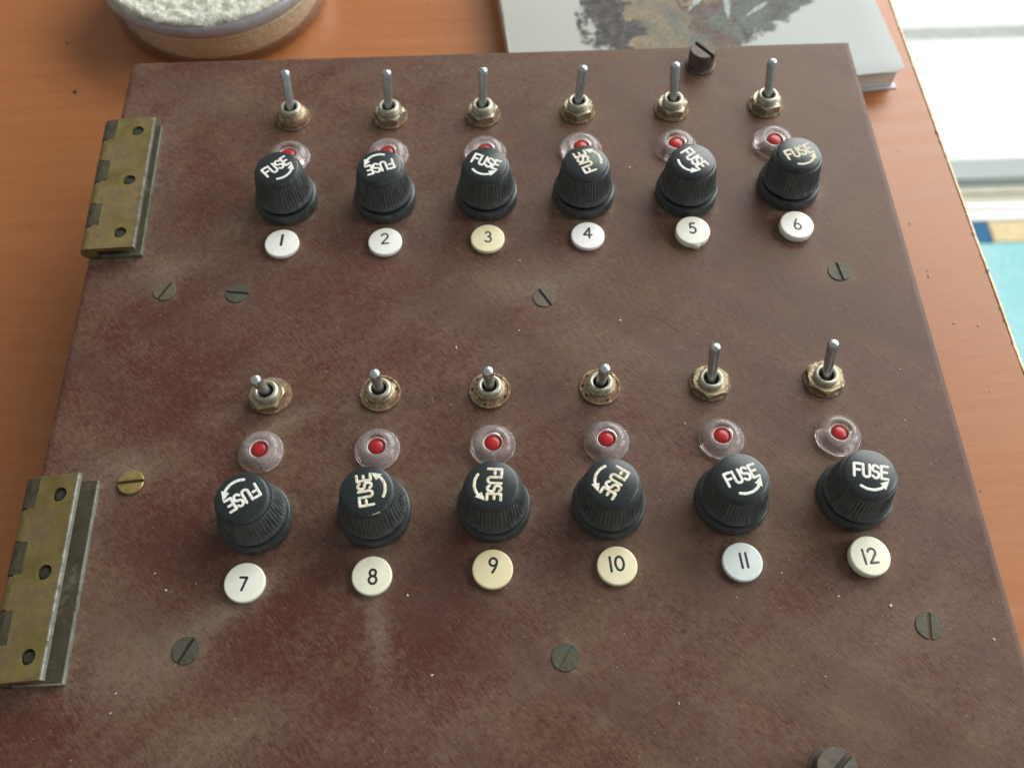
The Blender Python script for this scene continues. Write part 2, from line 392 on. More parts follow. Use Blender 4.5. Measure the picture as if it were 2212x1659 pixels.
# ------------------------------------------------------------------ book (upper right)
BW, BD, BT = 130.0, 185.0, 9.0
bk = empty('book', (0.0625 , 0.0315, ZT), R(5.2)); tag(bk, 'thin book with a pale cover and brown grey nature picture behind the panel', 'book')
def cover_col(u, v):
    q = Vector((u * 0.06, v * 0.06, 4.0))
    base = Vector((0.40, 0.395, 0.355)).lerp(Vector((0.42, 0.445, 0.435)), max(0, min(1, u / 110)))
    edge = 4.5 * noise.noise(Vector((u * 0.22, v * 0.22, 1))) + 2.6 * noise.noise(Vector((u * 0.7, v * 0.7, 2)))
    low = 15.5 + 0.009 * (u - 62) ** 2 + (2.5 if u > 78 else 0)
    inside = min(v + edge - low, u + edge - 27, 108 - u + edge)
    if inside < -1.0: return base
    n1 = noise.fractal(Vector((u * 0.11, v * 0.11, 9)), 1.0, 2.0, 4); n2 = noise.fractal(Vector((u * 0.4, v * 0.4, 5)), 1.0, 2.0, 3)
    dark = Vector((0.040, 0.033, 0.030)); ochre = Vector((0.22, 0.165, 0.10)); teal = Vector((0.095, 0.108, 0.092)); brown = Vector((0.09, 0.055, 0.038))
    if u < 44 + 7 * n1: c = dark * (1.15 + 1.1 * n2)
    elif u < 63 + 9 * n1: c = ochre.lerp(teal, max(0, min(1, 0.35 + 1.1 * n1 + 0.5 * n2)))
    elif u < 80: c = brown.lerp(teal, max(0, min(1, 0.5 + 1.3 * n1)))
    else: c = teal.lerp(dark, max(0, min(1, 0.25 + 1.0 * n1 + 0.4 * n2)))
    n3 = noise.noise(Vector((u * 1.1, v * 1.1, 7)))
    c = c * (1 + 0.55 * n3 + 0.4 * n2)
    if v > 40 and u > 62: c = c.lerp(ochre * 1.15, max(0, min(1, 0.5 + 1.2 * n2)))
    return base.lerp(c, max(0.0, min(1.0, (inside + 1.0) / 2.0)))
me = bpy.data.meshes.new('front_cover')
nu, nv = 190, 250; vs = []; fs = []; cols = []
def cover_z(u, v):
    z = BT
    if v < 6: z -= 0.012 * (6 - v) ** 2
    if u > 122: z -= 0.006 * (u - 122) ** 2
    return z + 0.25 * noise.noise(Vector((u * 0.03, v * 0.03, 0)))
for j in range(nv + 1):
    for i in range(nu + 1):
        u = BW * i / nu; v = BD * j / nv
        ur = u
        if v < 2.0: ur = 65 + (u - 65) * (1 - 0.012 * (2 - v) ** 2)     # rounded corners
        vs.append(((ur - 65) * S, v * S, cover_z(u, v) * S)); c = cover_col(u, v); cols.append((c.x, c.y, c.z, 1))
top_n = len(vs)
for i in range(top_n): vs.append((vs[i][0], vs[i][1], vs[i][2] - 0.35 * S)); cols.append((0.62, 0.63, 0.59, 1))
W1 = nu + 1
for j in range(nv):
    for i in range(nu):
        a = j * W1 + i; fs.append((a, a + 1, a + W1 + 1, a + W1)); a += top_n; fs.append((a, a + W1, a + W1 + 1, a + 1))
for i in range(nu):
    fs.append((i, i + top_n, i + 1 + top_n, i + 1)); a = nv * W1 + i; fs.append((a, a + 1, a + 1 + top_n, a + top_n))
for j in range(nv):
    a = j * W1; fs.append((a, a + W1, a + W1 + top_n, a + top_n)); a = j * W1 + nu; fs.append((a, a + top_n, a + W1 + top_n, a + W1))
me.from_pydata(vs, [], fs)
ca = me.color_attributes.new('print', 'FLOAT_COLOR', 'POINT'); ca.data.foreach_set('color', [c for q in cols for c in q])
t = NT('printed_cover'); at = t.n('ShaderNodeAttribute', attribute_name='print')
link('front_cover', me, t.set(t.mix(t.remap(t.noise(900, 3), 0.3, 0.7, 0, 0.12), at.outputs['Color'], (0.4, 0.4, 0.37)), 0.62, **{'Specular IOR Level': 0.25}), bk, smooth=40)
def blade(x0, y0, x1, y1, w):
    bm = bm_new(); d = Vector((x1 - x0, y1 - y0)); n_ = Vector((-d.y, d.x)).normalized()
    L = []; Rr = []
    for k in range(9):
        f = k / 8; ww = w * (math.sin(math.pi * (0.08 + 0.92 * f)) ** 0.8)
        p = Vector((x0, y0)) + d * f
        z = cover_z(p.x + 65, p.y) + 0.10
        L.append(bm.verts.new(((p.x + n_.x * ww) * S, (p.y + n_.y * ww) * S, z * S))); Rr.append(bm.verts.new(((p.x - n_.x * ww) * S, (p.y - n_.y * ww) * S, z * S)))
    for k in range(8): bm.faces.new((L[k], L[k + 1], Rr[k + 1], Rr[k]))
    return bm
pl = mat_paint('pale_leaf_print', (0.17, 0.20, 0.19), (0.36, 0.39, 0.38), 700, 0.6)
for a in ((9.5, 50, -1.5, 37, 1.2), (14.5, 48, 11.5, 31, 1.2), (27, 38, 18, 32, 0.9)):
    finish('printed_leaf', blade(*a), pl, bk)
t = NT('page_edges'); wv = t.noise(1.0, 2, 0.5, t.map((8, 8, 5200)))
pm = t.set(t.ramp(wv, [(0.35, (0.72, 0.73, 0.68)), (0.65, (0.84, 0.85, 0.82))]), 0.8); 
bm = bm_new(); box(bm, -63.5, 63.2, 1.8, BD - 1.8, 0.5, BT - 0.75, 0.15, 1); finish('page_block', bm, pm, bk)
bm = bm_new(); box(bm, -65, 64.6, 0.6, BD, 0, 0.45, 0.1, 1); finish('back_cover', bm, simple('blue_grey_card', (0.44, 0.48, 0.56), 0.5), bk)
bm = bm_new(); box(bm, -65.4, -65.02, 0.6, BD, 0, BT, 0.1, 1); finish('spine', bm, simple('pale_spine', (0.58, 0.58, 0.54), 0.5), bk)

# ------------------------------------------------------------------ the fuse panel
P = empty('fuse_panel', (0, 0, ZT)); tag(P, 'dusty maroon fuse panel with twelve numbered fuse holders, switches and red lamps', 'fuse panel')
Z0 = DROP
sw = [(-69.3, .6), (-41.0, 0.), (-13.9, -.4), (13.8, -.2), (41.3, -.3), (68.8, 0.), (-68.1, -92.1), (-40.7, -92.2), (-13.8, -92.4), (13.3, -92.4), (40.4, -92.3), (68.6, -92.3)]
lp = [(-69.2, -14.9), (-41.3, -15.2), (-13.6, -15.5), (13.7, -15.2), (40.8, -15.1), (68.7, -14.9), (-68.6, -107.0), (-40.9, -107.3), (-13.4, -107.3), (13.7, -107.3), (41.1, -107.5), (69.0, -107.7)]
fh = [(-68.4, -30.6), (-41.3, -31.1), (-13.3, -31.2), (13.3, -31.7), (41.6, -32.2), (70.0, -31.0), (-68.0, -124.1), (-40.8, -123.5), (-13.5, -123.2), (12.8, -123.5), (41.1, -123.4), (69.3, -123.5)]
ds = [(-68.6, -45.7), (-40.9, -46.2), (-13.4, -46.2), (13.5, -46.3), (41.6, -46.4), (69.6, -45.6), (-69.0, -139.2), (-40.9, -138.6), (-14.1, -138.0), (13.6, -138.2), (41.5, -138.3), (69.6, -138.2)]
scr = [(-98.3, -59.3, 60, 'screw_dusty', 'dirt', 'dusty brass screw just below the upper hinge'), (-79.2, -60.7, -8, 'screw', 'dirt', 'greenish screw with a level slot below disc 1'),
       (1.0, -65.1, -60, 'screw_dust', 'dirt', 'dusty grey screw in the middle between the two rows'), (78.9, -59.8, -82, 'screw', 'dirt', 'grey screw below disc 6'),
       (-98.4, -113.8, 5, 'screw_brass', 'dirt_gold', 'bright brass screw beside the lower hinge'), (-80.4, -153.5, 62, 'screw', 'dirt', 'greenish screw below left of disc 7'),
       (1.0, -157.7, 58, 'screw', 'screw', 'worn screw with a filled slot below discs 9 and 10'), (79.9, -153.6, 81, 'screw', 'dirt_gold', 'grey screw with a brassy slot below right of disc 12')]
# board: a fine sheet so that the lying dust can follow the fittings
X0, X1, Y0, Y1 = -120.2, 98.5, -190.5, 25.6
blobs = [  # x, y, radius x, radius y, angle, amount : cleaner and dustier patches, some painting soft light between the upper knobs
    (-88, -82, 22, 14, 20, -0.42), (-60, -75, 20, 10, 0, -0.12), (-95, -45, 18, 8, 30, -0.10), (-100, -70, 14, 12, 0, -0.25), (-76, -30, 8, 10, 0, 0.05), (-92, -22, 7, 12, 0, -0.28),
    (-90, -130, 16, 9, 0, -0.34), (-60, -148, 16, 10, 20, -0.45), (-60, -165, 25, 10, 10, -0.40), (-95, -168, 22, 7, 20, -0.42), (-105, -180, 14, 8, 0, -0.25), (-30, -150, 16, 14, 0, -0.32), (-25, -122, 8, 18, 0, -0.20),
    (-55, -128, 7, 16, 0, -0.22), (-55, -95, 6, 8, 0, -0.25), (-80, -105, 9, 9, 0, -0.25), (-104, -92, 12, 8, 0, -0.05),
    (-80, -151, 12, 6, 35, 0.55), (-72, -144.5, 12, 2.6, 35, 0.55), (-88, -160, 14, 8, 0, 0.40), (-72, -172, 16, 7, 15, 0.42), (-96, -150, 7, 14, 0, 0.45), (-104, -108, 9, 5, 0, 0.50), (-100, -136, 5, 24, 0, 0.38), (-101, -24, 5, 26, 0, 0.42),
    (-39, -150, 3.0, 11, 8, 0.55), (-98, -53, 16, 5, 12, 0.30), (-62, -99, 8, 3.5, 28, 0.45), (-46, -96, 7, 6, 0, 0.40), (-70, -110, 7, 4, 0, 0.25),
    (-8, -60, 26, 7, 18, 0.25), (0, -64, 8, 5, 0, 0.30), (20, -85, 30, 10, -30, 0.12), (40, -60, 18, 8, -20, -0.12), (-20, -52, 16, 4, 20, -0.22), (10, -46, 10, 5, 25, -0.22), (-50, -50, 10, 5, 30, -0.20), (-55, -58, 20, 5, 15, -0.12),
    (-85, 10, 26, 12, 10, 0.12), (60, 10, 40, 14, 0, 0.05), (-27, -33, 6, 8, 25, 0.22), (0, -34, 6, 8, 25, 0.20), (28, -34, 6, 8, 25, 0.18), (-55, -34, 7, 8, 25, 0.22), (-80, -38, 9, 9, 25, 0.20),  # pale patches midway between upper knobs paint soft window reflections
    (50, -165, 40, 18, 10, 0.15), (0, -172, 22, 12, 0, 0.10), (90, -120, 10, 50, 0, 0.10), (15, -147, 12, 5, 0, -0.16), (-12, -146, 10, 4, 20, 0.20)]
halos = [(x, y, 9.3) for x, y in fh] + [(x, y, 4.9) for x, y in sw] + [(x, y, 5.4) for x, y in lp] + [(x, y, 4.6) for x, y in ds] + [(s[0], s[1], 3.0) for s in scr]
def drift_at(x, y):
    d = 0.0
    for hx, hy, hr in halos:
        q = math.hypot(x - hx, y - hy) - hr
        if q < 5: d += 0.55 * math.exp(-max(0, q) / 1.1) * max(0, 0.35 + 1.1 * noise.noise(Vector((x * 0.22, y * 0.22, 3))))
    for (hy0, hy1, hx) in ((-48.3, -2, -106.2), (-160.2, -113.6, -105.2)):       # along the hinges
        ey = max(hy0 - y, y - hy1, 0); ex = max(x - hx, 0); q = math.hypot(ex, ey)
        if q < 9: d += 0.62 * math.exp(-q / 2.2) * (0.7 + 0.6 * noise.noise(Vector((x * 0.3, y * 0.3, 8))))
    for bx, by, rx, ry, an, am in ((-71, -144.3, 13, 2.4, 35, 0.5), (-88, -156, 13, 9, 0, 0.34), (-70, -172, 17, 6, 15, 0.30), (-39.3, -150, 2.2, 11, 6, 0.5), (-100, -109, 10, 4, 0, 0.35), (-97, -52, 14, 3.5, 12, 0.3),
                                   (-61, -98, 9, 3, 28, 0.40), (-2, -61, 15, 4.5, 15, 0.38), (-80, -39, 6, 5, 20, 0.34), (-28, -36, 5, 6, 30, 0.22), (0, -37, 5, 6, 30, 0.2), (-90, 8, 14, 6, 10, 0.22), (-46, -95, 6, 6, 0, 0.26), (25, -84, 16, 5, -30, 0.18), (-20, -78, 18, 6, -25, 0.14)):  # small ones between the upper knobs again paint reflected light
        dx, dy = x - bx, y - by
        if abs(dx) > 3 * max(rx, ry) or abs(dy) > 3 * max(rx, ry): continue
        c, s = math.cos(R(an)), math.sin(R(an)); u = (dx * c + dy * s) / rx; v = (-dx * s + dy * c) / ry
        d += am * math.exp(-(u * u + v * v))
    return max(0.0, min(1.0, d))
def dust_at(x, y):
    d = 0.44 + 0.24 * max(0, min(1, (x + 75) / 110)) + 0.16 * max(0, min(1, (y + 60) / 60))
    for bx, by, rx, ry, an, am in blobs:
        dx, dy = x - bx, y - by
        if abs(dx) > 3 * max(rx, ry) or abs(dy) > 3 * max(rx, ry): continue
        c, s = math.cos(R(an)), math.sin(R(an)); u = (dx * c + dy * s) / rx; v = (-dx * s + dy * c) / ry
        d += am * (0.62 if am < 0 else 0.9) * math.exp(-(u * u + v * v) * 0.9)
    for hx, hy, hr in halos:
        q = math.hypot(x - hx, y - hy) - hr
        if q < 4: d += 0.26 * math.exp(-max(0, q) / 1.3) * (0.65 + 0.7 * noise.noise(Vector((x * 0.4, y * 0.4, 0))))
    e = min(x - X0, X1 - x, Y1 - y)
    if e < 4: d -= 0.30 * math.exp(-e / 1.4)
    return max(0.0, min(1.0, d))
nx, ny = 290, 286
vs = []; fs = []; dd = []; dr = []
rc = 2.2
for j in range(ny + 1):
    for i in range(nx + 1):
        x = X0 + (X1 - X0) * i / nx; y = Y0 + (Y1 - Y0) * j / ny
        e = min(x - X0, X1 - x, y - Y0, Y1 - y)
        z = Z0 - (0.35 if e < 0.01 else 0.0)
        # rounded upper left corner
        cx, cy = X0 + rc, Y1 - rc
        if x < cx and y > cy:
            q = Vector((x - cx, y - cy)); m = max(abs(q.x), abs(q.y)); q = q.normalized() * m; xx, yy = cx + q.x, cy + q.y
        else: xx, yy = x, y
        vs.append((xx * S, yy * S, z * S)); dd.append(dust_at(x, y)); dr.append(drift_at(x, y))
W1 = nx + 1
for j in range(ny):
    for i in range(nx):
        a = j * W1 + i; fs.append((a, a + 1, a + W1 + 1, a + W1))
rim = [i for i in range(nx + 1)] + [j * W1 + nx for j in range(1, ny + 1)] + [ny * W1 + i for i in range(nx - 1, -1, -1)] + [j * W1 for j in range(ny - 1, 0, -1)]
b0 = len(vs)
for r_ in rim: vs.append((vs[r_][0], vs[r_][1], (Z0 - 5) * S)); dd.append(0.15); dr.append(0.0)
k = len(rim)
for i in range(k): fs.append((rim[i], b0 + i, b0 + (i + 1) % k, rim[(i + 1) % k]))
fs.append(tuple(b0 + i for i in reversed(range(k))))
me = bpy.data.meshes.new('board'); me.from_pydata(vs, [], fs)
at = me.attributes.new('dust', 'FLOAT', 'POINT'); at.data.foreach_set('value', dd)
at = me.attributes.new('drift', 'FLOAT', 'POINT'); at.data.foreach_set('value', dr)
link('board', me, M['board'], P, smooth=30, label='dusty maroon laminate board')

# ---- toggle switches
def lever_mesh():
    bm = bm_new(); lathe(bm, [(0, -2.5), (1.15, -2.5), (1.18, 1.5), (1.36, 9.2), (1.38, 10.0), (1.22, 10.5), (0.75, 10.85), (0, 10.95)], 28)
    me = bpy.data.meshes.new('lever'); bm.normal_update(); bmesh.ops.recalc_face_normals(bm, faces=bm.faces); bm.to_mesh(me); bm.free(); me.materials.append(M['steel']); me.shade_smooth(); return me
LEV = lever_mesh()
tips = [(-.1, 5.0), (.5, 4.1), (.6, 4.5), (1.2, 3.6), (-.2, 4.0), (-.3, 3.8), (0.0, -2.5), (.3, -1.6), (-.1, -1.7), (.2, -2.0), (-.2, 3.5), (-.3, 3.4)]
nut_rot = [10, 0, 12, 25, 5, 20, 8, 0, 0, 14, 18, 26]
kinds = ['dome', 'hex', 'hex', 'hex', 'hex', 'hex', 'hexlow', 'ring', 'ring', 'ring', 'hexflat', 'hexflat']
def hexpts(r, rot, c=(0, 0)): return [(c[0] + r * math.cos(R(60 * k + rot)), c[1] + r * math.sin(R(60 * k + rot))) for k in range(6)]
def bush_bm(top, ro, thread=True):
    bm = bm_new()
    pr = [(0, -27), (5.5, -27), (5.5, -5.2), (ro, -5.1)]
    z = 0.2
    while thread and z < top - 0.7:
        pr += [(ro - 0.12, z), (ro, z + 0.22)]; z += 0.44
    pr += [(ro, top - 0.45), (ro - 0.25, top - 0.12), (ro - 0.55, top), (2.15, top - 0.05), (1.95, top - 0.2), (1.8, top - 0.5), (1.75, top - 2.6), (0, top - 2.6)]
    lathe(bm, pr, 40); return bm
for i, (x, y) in enumerate(sw):
    k = kinds[i]; n_ = i + 1
    top = {'dome': 5.0, 'hex': 4.9, 'hexlow': 4.0, 'ring': 3.6, 'hexflat': 3.4}[k]
    T = finish('toggle_switch', bush_bm(top, 3.0), M['bush'], P, (x, y, Z0), smooth=35, label='toggle switch above fuse %d with its lever tipped %s' % (n_, 'up' if tips[i][1] > 0 else 'down'))
    bm = bm_new(); lathe(bm, [(0, top - 2.5), (1.7, top - 2.5), (1.7, top - 2.3), (0, top - 2.3)], 20); finish('socket', bm, M['dark_hole'], T)
    # serrated washer
    bm = bm_new()
    off = (0.5, 0.25) if k == 'hexlow' else (0, 0)
    rw = 5.1 if k in ('ring', 'hexlow') else 5.0
    if k == 'ring':
        lathe(bm, [(2.95, 0.02), (rw - 0.15, 0.02), (rw, 0.35), (rw - 0.1, 0.75), (rw - 0.55, 0.8), (rw - 0.8, 0.62), (3.3, 1.5), (2.95, 1.6)], 48, off, close=True, mod=None)
    else:
        lathe(bm, [(2.95, 0.02), (rw, 0.02), (rw + 0.1, 0.3), (rw, 0.62), (2.95, 0.66)], 60, off, close=True, mod=lambda a, q: (0.06 * math.sin(a * 15) if q in (1, 2, 3) else 0))
    finish('washer', bm, M['washer'], T, smooth=35)
    if k == 'ring':
        for q in random.sample(range(9), 4):     # dark gaps between the washer's inner teeth
            a = R(40 * q + 13); bm = bm_new(); lathe(bm, [(0, 0.55), (0.34, 0.55), (0.34, 0.95), (0, 0.98)], 8); finish('washer_gap', bm, M['dirt'], T, (4.15 * math.cos(a), 4.15 * math.sin(a), 0))
        bm = bm_new(); lathe(bm, [(2.85, 1.2), (3.35, 1.2), (3.4, 1.9), (3.1, 2.2), (2.85, 2.2)], 40, close=True); finish('collar', bm, M['nut'], T, smooth=40)
    elif k == 'dome':
        bm = bm_new(); lathe(bm, [(2.85, 0.7), (4.5, 0.7), (4.55, 1.5), (4.0, 2.6), (3.4, 3.3), (2.85, 3.4)], 44, close=True); finish('nut', bm, M['washer'], T, smooth=40)
    else:
        h0, h1, rr = {'hex': (0.7, 2.9, 4.5), 'hexlow': (0.7, 2.3, 4.6), 'hexflat': (0.7, 2.0, 4.9)}[k]
        bm = bm_new(); hp = hexpts(rr, nut_rot[i])
        # hexagon with a turned chamfer and a bore
        o = []
        for kk in range(6):
            a, b = hp[kk], hp[(kk + 1) % 6]
            for q in range(6): o.append((a[0] + (b[0] - a[0]) * q / 6, a[1] + (b[1] - a[1]) * q / 6))
        N = len(o); rings = []
        for (z, mode) in ((h0, 'in'), (h0, 'out'), (h1 - 0.05, 'side'), (h1, 'top'), (h1, 'in')):
            row = []
            for (px, py) in o:
                d = math.hypot(px, py)
                if mode == 'in': f = 2.87 / d; zz = z
                elif mode == 'out': f = 1; zz = z
                elif mode == 'side': f = 1; zz = z - max(0, d - rr * 0.875) * 0.75
                else: f = min(d, rr * 0.86) / d; zz = z
                row.append(bm.verts.new((px * f * S, py * f * S, zz * S)))
            rings.append(row)
        for a in range(5):
            A, B = rings[a], rings[(a + 1) % 5]
            for q in range(N): bm.faces.new((A[q], A[(q + 1) % N], B[(q + 1) % N], B[q]))
        finish('nut', bm, M['nut_nickel' if k == 'hex' else 'nut'], T, (off[0] * -0.3, off[1] * -0.3, 0) if k == 'hexlow' else (0, 0, 0), smooth=25)
    dx, dy = tips[i]; dz = math.sqrt(max(1, 10.6 ** 2 - dx * dx - dy * dy))
    q = Vector((dx, dy, dz)).to_track_quat('Z', 'Y').to_euler()
    link('lever', LEV, None, T, (0, 0, top - 0.9), q)

# ---- indicator lamps
bm = bm_new()
lathe(bm, [(2.55, 0.05), (5.40, 0.05), (5.46, 0.25), (5.40, 0.62), (5.12, 0.72), (5.02, 1.2), (4.75, 1.95), (4.15, 2.6), (3.35, 2.92), (2.65, 3.0), (2.54, 2.9), (2.5, 2.0)], 56, close=True)
L0 = finish('indicator_lamp', bm, M['lens'], P, (*lp[0], Z0), smooth=60)
LENS = L0.data
bm = bm_new(); lathe(bm, [(0, 0.1), (2.0, 0.1), (2.08, 1.4), (1.95, 1.9), (1.5, 2.25), (0.8, 2.45), (0, 2.5)], 32)
B0 = finish('bulb', bm, M['bulb'], L0, smooth=60)
bm = bm_new(); lathe(bm, [(2.02, 0.06), (2.5, 0.06), (2.47, 1.9), (2.27, 2.05), (2.08, 1.9)], 40, close=True)
K0 = finish('collar', bm, M['collar'], L0, smooth=40)
for i, (x, y) in enumerate(lp):
    if i == 0: o = L0
    else:
        o = L0.copy(); C.objects.link(o); o.location = (x * S, y * S, Z0 * S)
        for ch in (B0, K0):
            c = ch.copy(); C.objects.link(c); c.parent = o
    o.rotation_euler = (R(random.uniform(-2, 2)), R(random.uniform(-2, 2)), random.uniform(0, 6))
    o.scale = (1.10, 1.10, 1.0) if i < 6 else (1.0, 1.0, 1.0)
    o['label'] = 'clear indicator lamp with a red centre above fuse %d' % (i + 1)

# ---- fuse holders
bm = bm_new()
lathe(bm, [(0, -32), (4.5, -32), (6.0, -30), (6.0, -5.2), (8.1, -5.05), (8.1, 0.02), (8.38, 0.3), (8.42, 2.6), (8.25, 3.25), (7.8, 3.5), (0, 3.5)], 72)
me_base = None
cap_prof = [(0, 3.6), (7.2, 3.6), (7.2, 4.2), (7.8, 4.3), (7.9, 4.7), (7.75, 5.2), (7.4, 5.5), (7.28, 6.2), (6.98, 8.6), (6.55, 11.4), (6.28, 12.5), (5.85, 12.6), (5.75, 12.8), (5.78, 13.4), (5.62, 13.8), (5.25, 14.0), (0, 14.0)]
def flute(a, k): return (-{7: 0.22, 8: 0.30, 9: 0.24}[k] * (0.5 + 0.5 * math.cos(a * 48))) if 7 <= k <= 9 else 0
bmc = bm_new(); lathe(bmc, cap_prof, 336, mod=flute)
H0 = finish('fuse_holder', bm, M['black'], P, (*fh[0], Z0), smooth=40)
C0 = finish('cap', bmc, M['black'], H0, smooth=38)
def fuse_text():
    bm = bm_new(); r = 0.315; w = 1.40; h = 3.0
    xs = [-3.62 + k * 1.95 for k in range(4)]; y0 = -h / 2 + 0.45
    def st(pts, x): stroke(bm, [(x + px, y0 + py) for px, py in pts], r)
    x = xs[0]; st([(0, 0), (0, h)], x); st([(0, h), (w, h)], x); st([(0, 1.55), (1.15, 1.55)], x)
    x = xs[1]; st([(0, h), (0, 0.72)] + arc(0.7, 0.70, 0.7, 0.70, 180, 360, 10)[1:] + [(w, h)], x)
    x = xs[2]; st(arc(0.7, 2.25, 0.66, 0.75, 25, 250, 12) + arc(0.72, 0.76, 0.68, 0.76, 65, -155, 12), x)
    x = xs[3]; st([(0, 0), (0, h)], x); st([(0, h), (w, h)], x); st([(0, 1.55), (1.15, 1.55)], x); st([(0, 0), (w, 0)], x)
    return bm
def fuse_arrow():
    bm = bm_new(); stroke(bm, arc(0, 0, 3.95, 3.95, -124, -52, 16), 0.33)
    c = [(3.95 * math.cos(R(a)), 3.95 * math.sin(R(a))) for a in (-50,)][0]
    t = Vector((math.sin(R(50)), math.cos(R(50)))); n_ = Vector((math.cos(R(50)), -math.sin(R(50)))); p = Vector(c)
    tri = [p + n_ * 0.85, p + t * 2.1 - n_ * 0.45, p - n_ * 1.05]
    lo = [bm.verts.new((q.x * S, q.y * S, -0.02 * S)) for q in tri]; hi = [bm.verts.new((q.x * S, q.y * S, 0.06 * S)) for q in tri]
    bm.faces.new(hi); bm.faces.new(list(reversed(lo)))
    for k in range(3): bm.faces.new((lo[k], lo[(k + 1) % 3], hi[(k + 1) % 3], hi[k]))
    return bm
txt = {}; arr = {}
for key in ('white_paint', 'ivory_paint', 'gold_paint'):
    for store, fn, nm in ((txt, fuse_text, 'lettering'), (arr, fuse_arrow, 'arrow')):
        bm = fn(); bmesh.ops.recalc_face_normals(bm, faces=bm.faces); me = bpy.data.meshes.new(nm); bm.to_mesh(me); bm.free(); me.materials.append(M[key]); store[key] = me
ang = [40, 199, -25, 113, -55, 20, 213, 99, 266, 235, 19, -10]
ink = ['white_paint', 'white_paint', 'white_paint', 'ivory_paint', 'white_paint', 'gold_paint', 'white_paint', 'ivory_paint', 'ivory_paint', 'ivory_paint', 'white_paint', 'white_paint']
for i, (x, y) in enumerate(fh):
    if i == 0: o, c = H0, C0
    else:
        o = H0.copy(); C.objects.link(o); o.location = (x * S, y * S, Z0 * S); o.rotation_euler = (0, 0, random.uniform(0, 6))
        c = C0.copy(); C.objects.link(c); c.parent = o
    o.rotation_euler = (0, 0, R(ang[i]))
    link('lettering', txt[ink[i]], None, o, (0, 0, 14.0), (0, 0, 0)); link('arrow', arr[ink[i]], None, o, (0, 0, 14.0), (0, 0, 0))
    o['label'] = 'black ribbed fuse holder marked FUSE above number %d' % (i + 1)
bm = bm_new(); box(bm, -0.9, 0.9, -0.2, 0.2, 0, 0.5, 0.05, 1)
o8 = [o for o in P.children if o.get('label', '').endswith('above number 8')][0]
finish('paint_mark', bm, M['gold_paint'], o8, (-5.62 * math.cos(R(12)), -5.62 * math.sin(R(12)), 13.1), (0, 0, R(98)))

# ---- numbered discs
G = {'1': (0.5, [[(0.25, 0), (0.25, 3.3)]]),
     '2': (1.9, [arc(0.92, 2.42, 0.85, 0.88, 160, -30, 12) + [(0.1, 0.05)], [(0.1, 0.05), (1.85, 0.05)]]),
     '3': (1.7, [arc(0.75, 2.5, 0.72, 0.78, 140, -80, 11), arc(0.75, 0.85, 0.85, 0.88, 85, -145, 12)]),
     '4': (2.1, [[(1.5, 0), (1.5, 3.3)], [(1.5, 3.3), (0.05, 1.0)], [(0.05, 0.95), (2.05, 0.95)]]),
     '5': (1.7, [[(1.5, 3.25), (0.45, 3.25)], [(0.45, 3.25), (0.3, 1.85)], arc(0.72, 1.05, 0.92, 0.98, 118, -135, 13)]),
     '6': (1.8, [arc(0.9, 0.95, 0.85, 0.92, 0, 360, 20), [(0.12, 1.25), (0.45, 2.2), (1.2, 3.3)]]),
     '7': (1.8, [[(0.1, 3.0), (1.6, 3.0)], [(1.6, 3.0), (0.75, 0.1)]]),
     '8': (1.8, [arc(0.9, 2.5, 0.68, 0.74, 0, 360, 18), arc(0.9, 0.88, 0.84, 0.88, 0, 360, 20)]),
     '9': (1.8, [arc(0.9, 2.4, 0.82, 0.88, 0, 360, 20), [(1.7, 2.1), (1.35, 1.1), (0.65, 0.0)]]),
     '0': (2.0, [arc(1.0, 1.65, 0.92, 1.58, 0, 360, 24)])}
cols = [(0.90, 0.91, 0.85), (0.89, 0.91, 0.86), (0.88, 0.80, 0.54), (0.91, 0.92, 0.91), (0.91, 0.90, 0.81), (0.91, 0.90, 0.83), (0.88, 0.89, 0.79), (0.88, 0.86, 0.70), (0.87, 0.78, 0.50), (0.87, 0.80, 0.55), (0.72, 0.78, 0.77), (0.90, 0.88, 0.72)]
num = [(0.0, 0.9, -4, 'ink'), (-0.05, 0.8, 3, 'grey_ink'), (0.2, 0.35, 0, 'grey_ink'), (0.0, 0.75, -3, 'ink'), (-0.1, 0.6, 3, 'ink'), (0.0, 0.0, 8, 'grey_ink'), (-0.25, -0.25, -3, 'ink'), (0.25, -0.25, 0, 'ink'), (0.2, 0.8, 0, 'ink'), (-0.05, 0.4, 4, 'ink'), (0.35, 0.25, 4, 'ink'), (-0.15, -0.1, 6, 'grey_ink')]
cname = ['white', 'white', 'cream', 'white', 'white', 'white', 'off-white', 'ivory', 'cream', 'cream', 'bluish white', 'ivory']
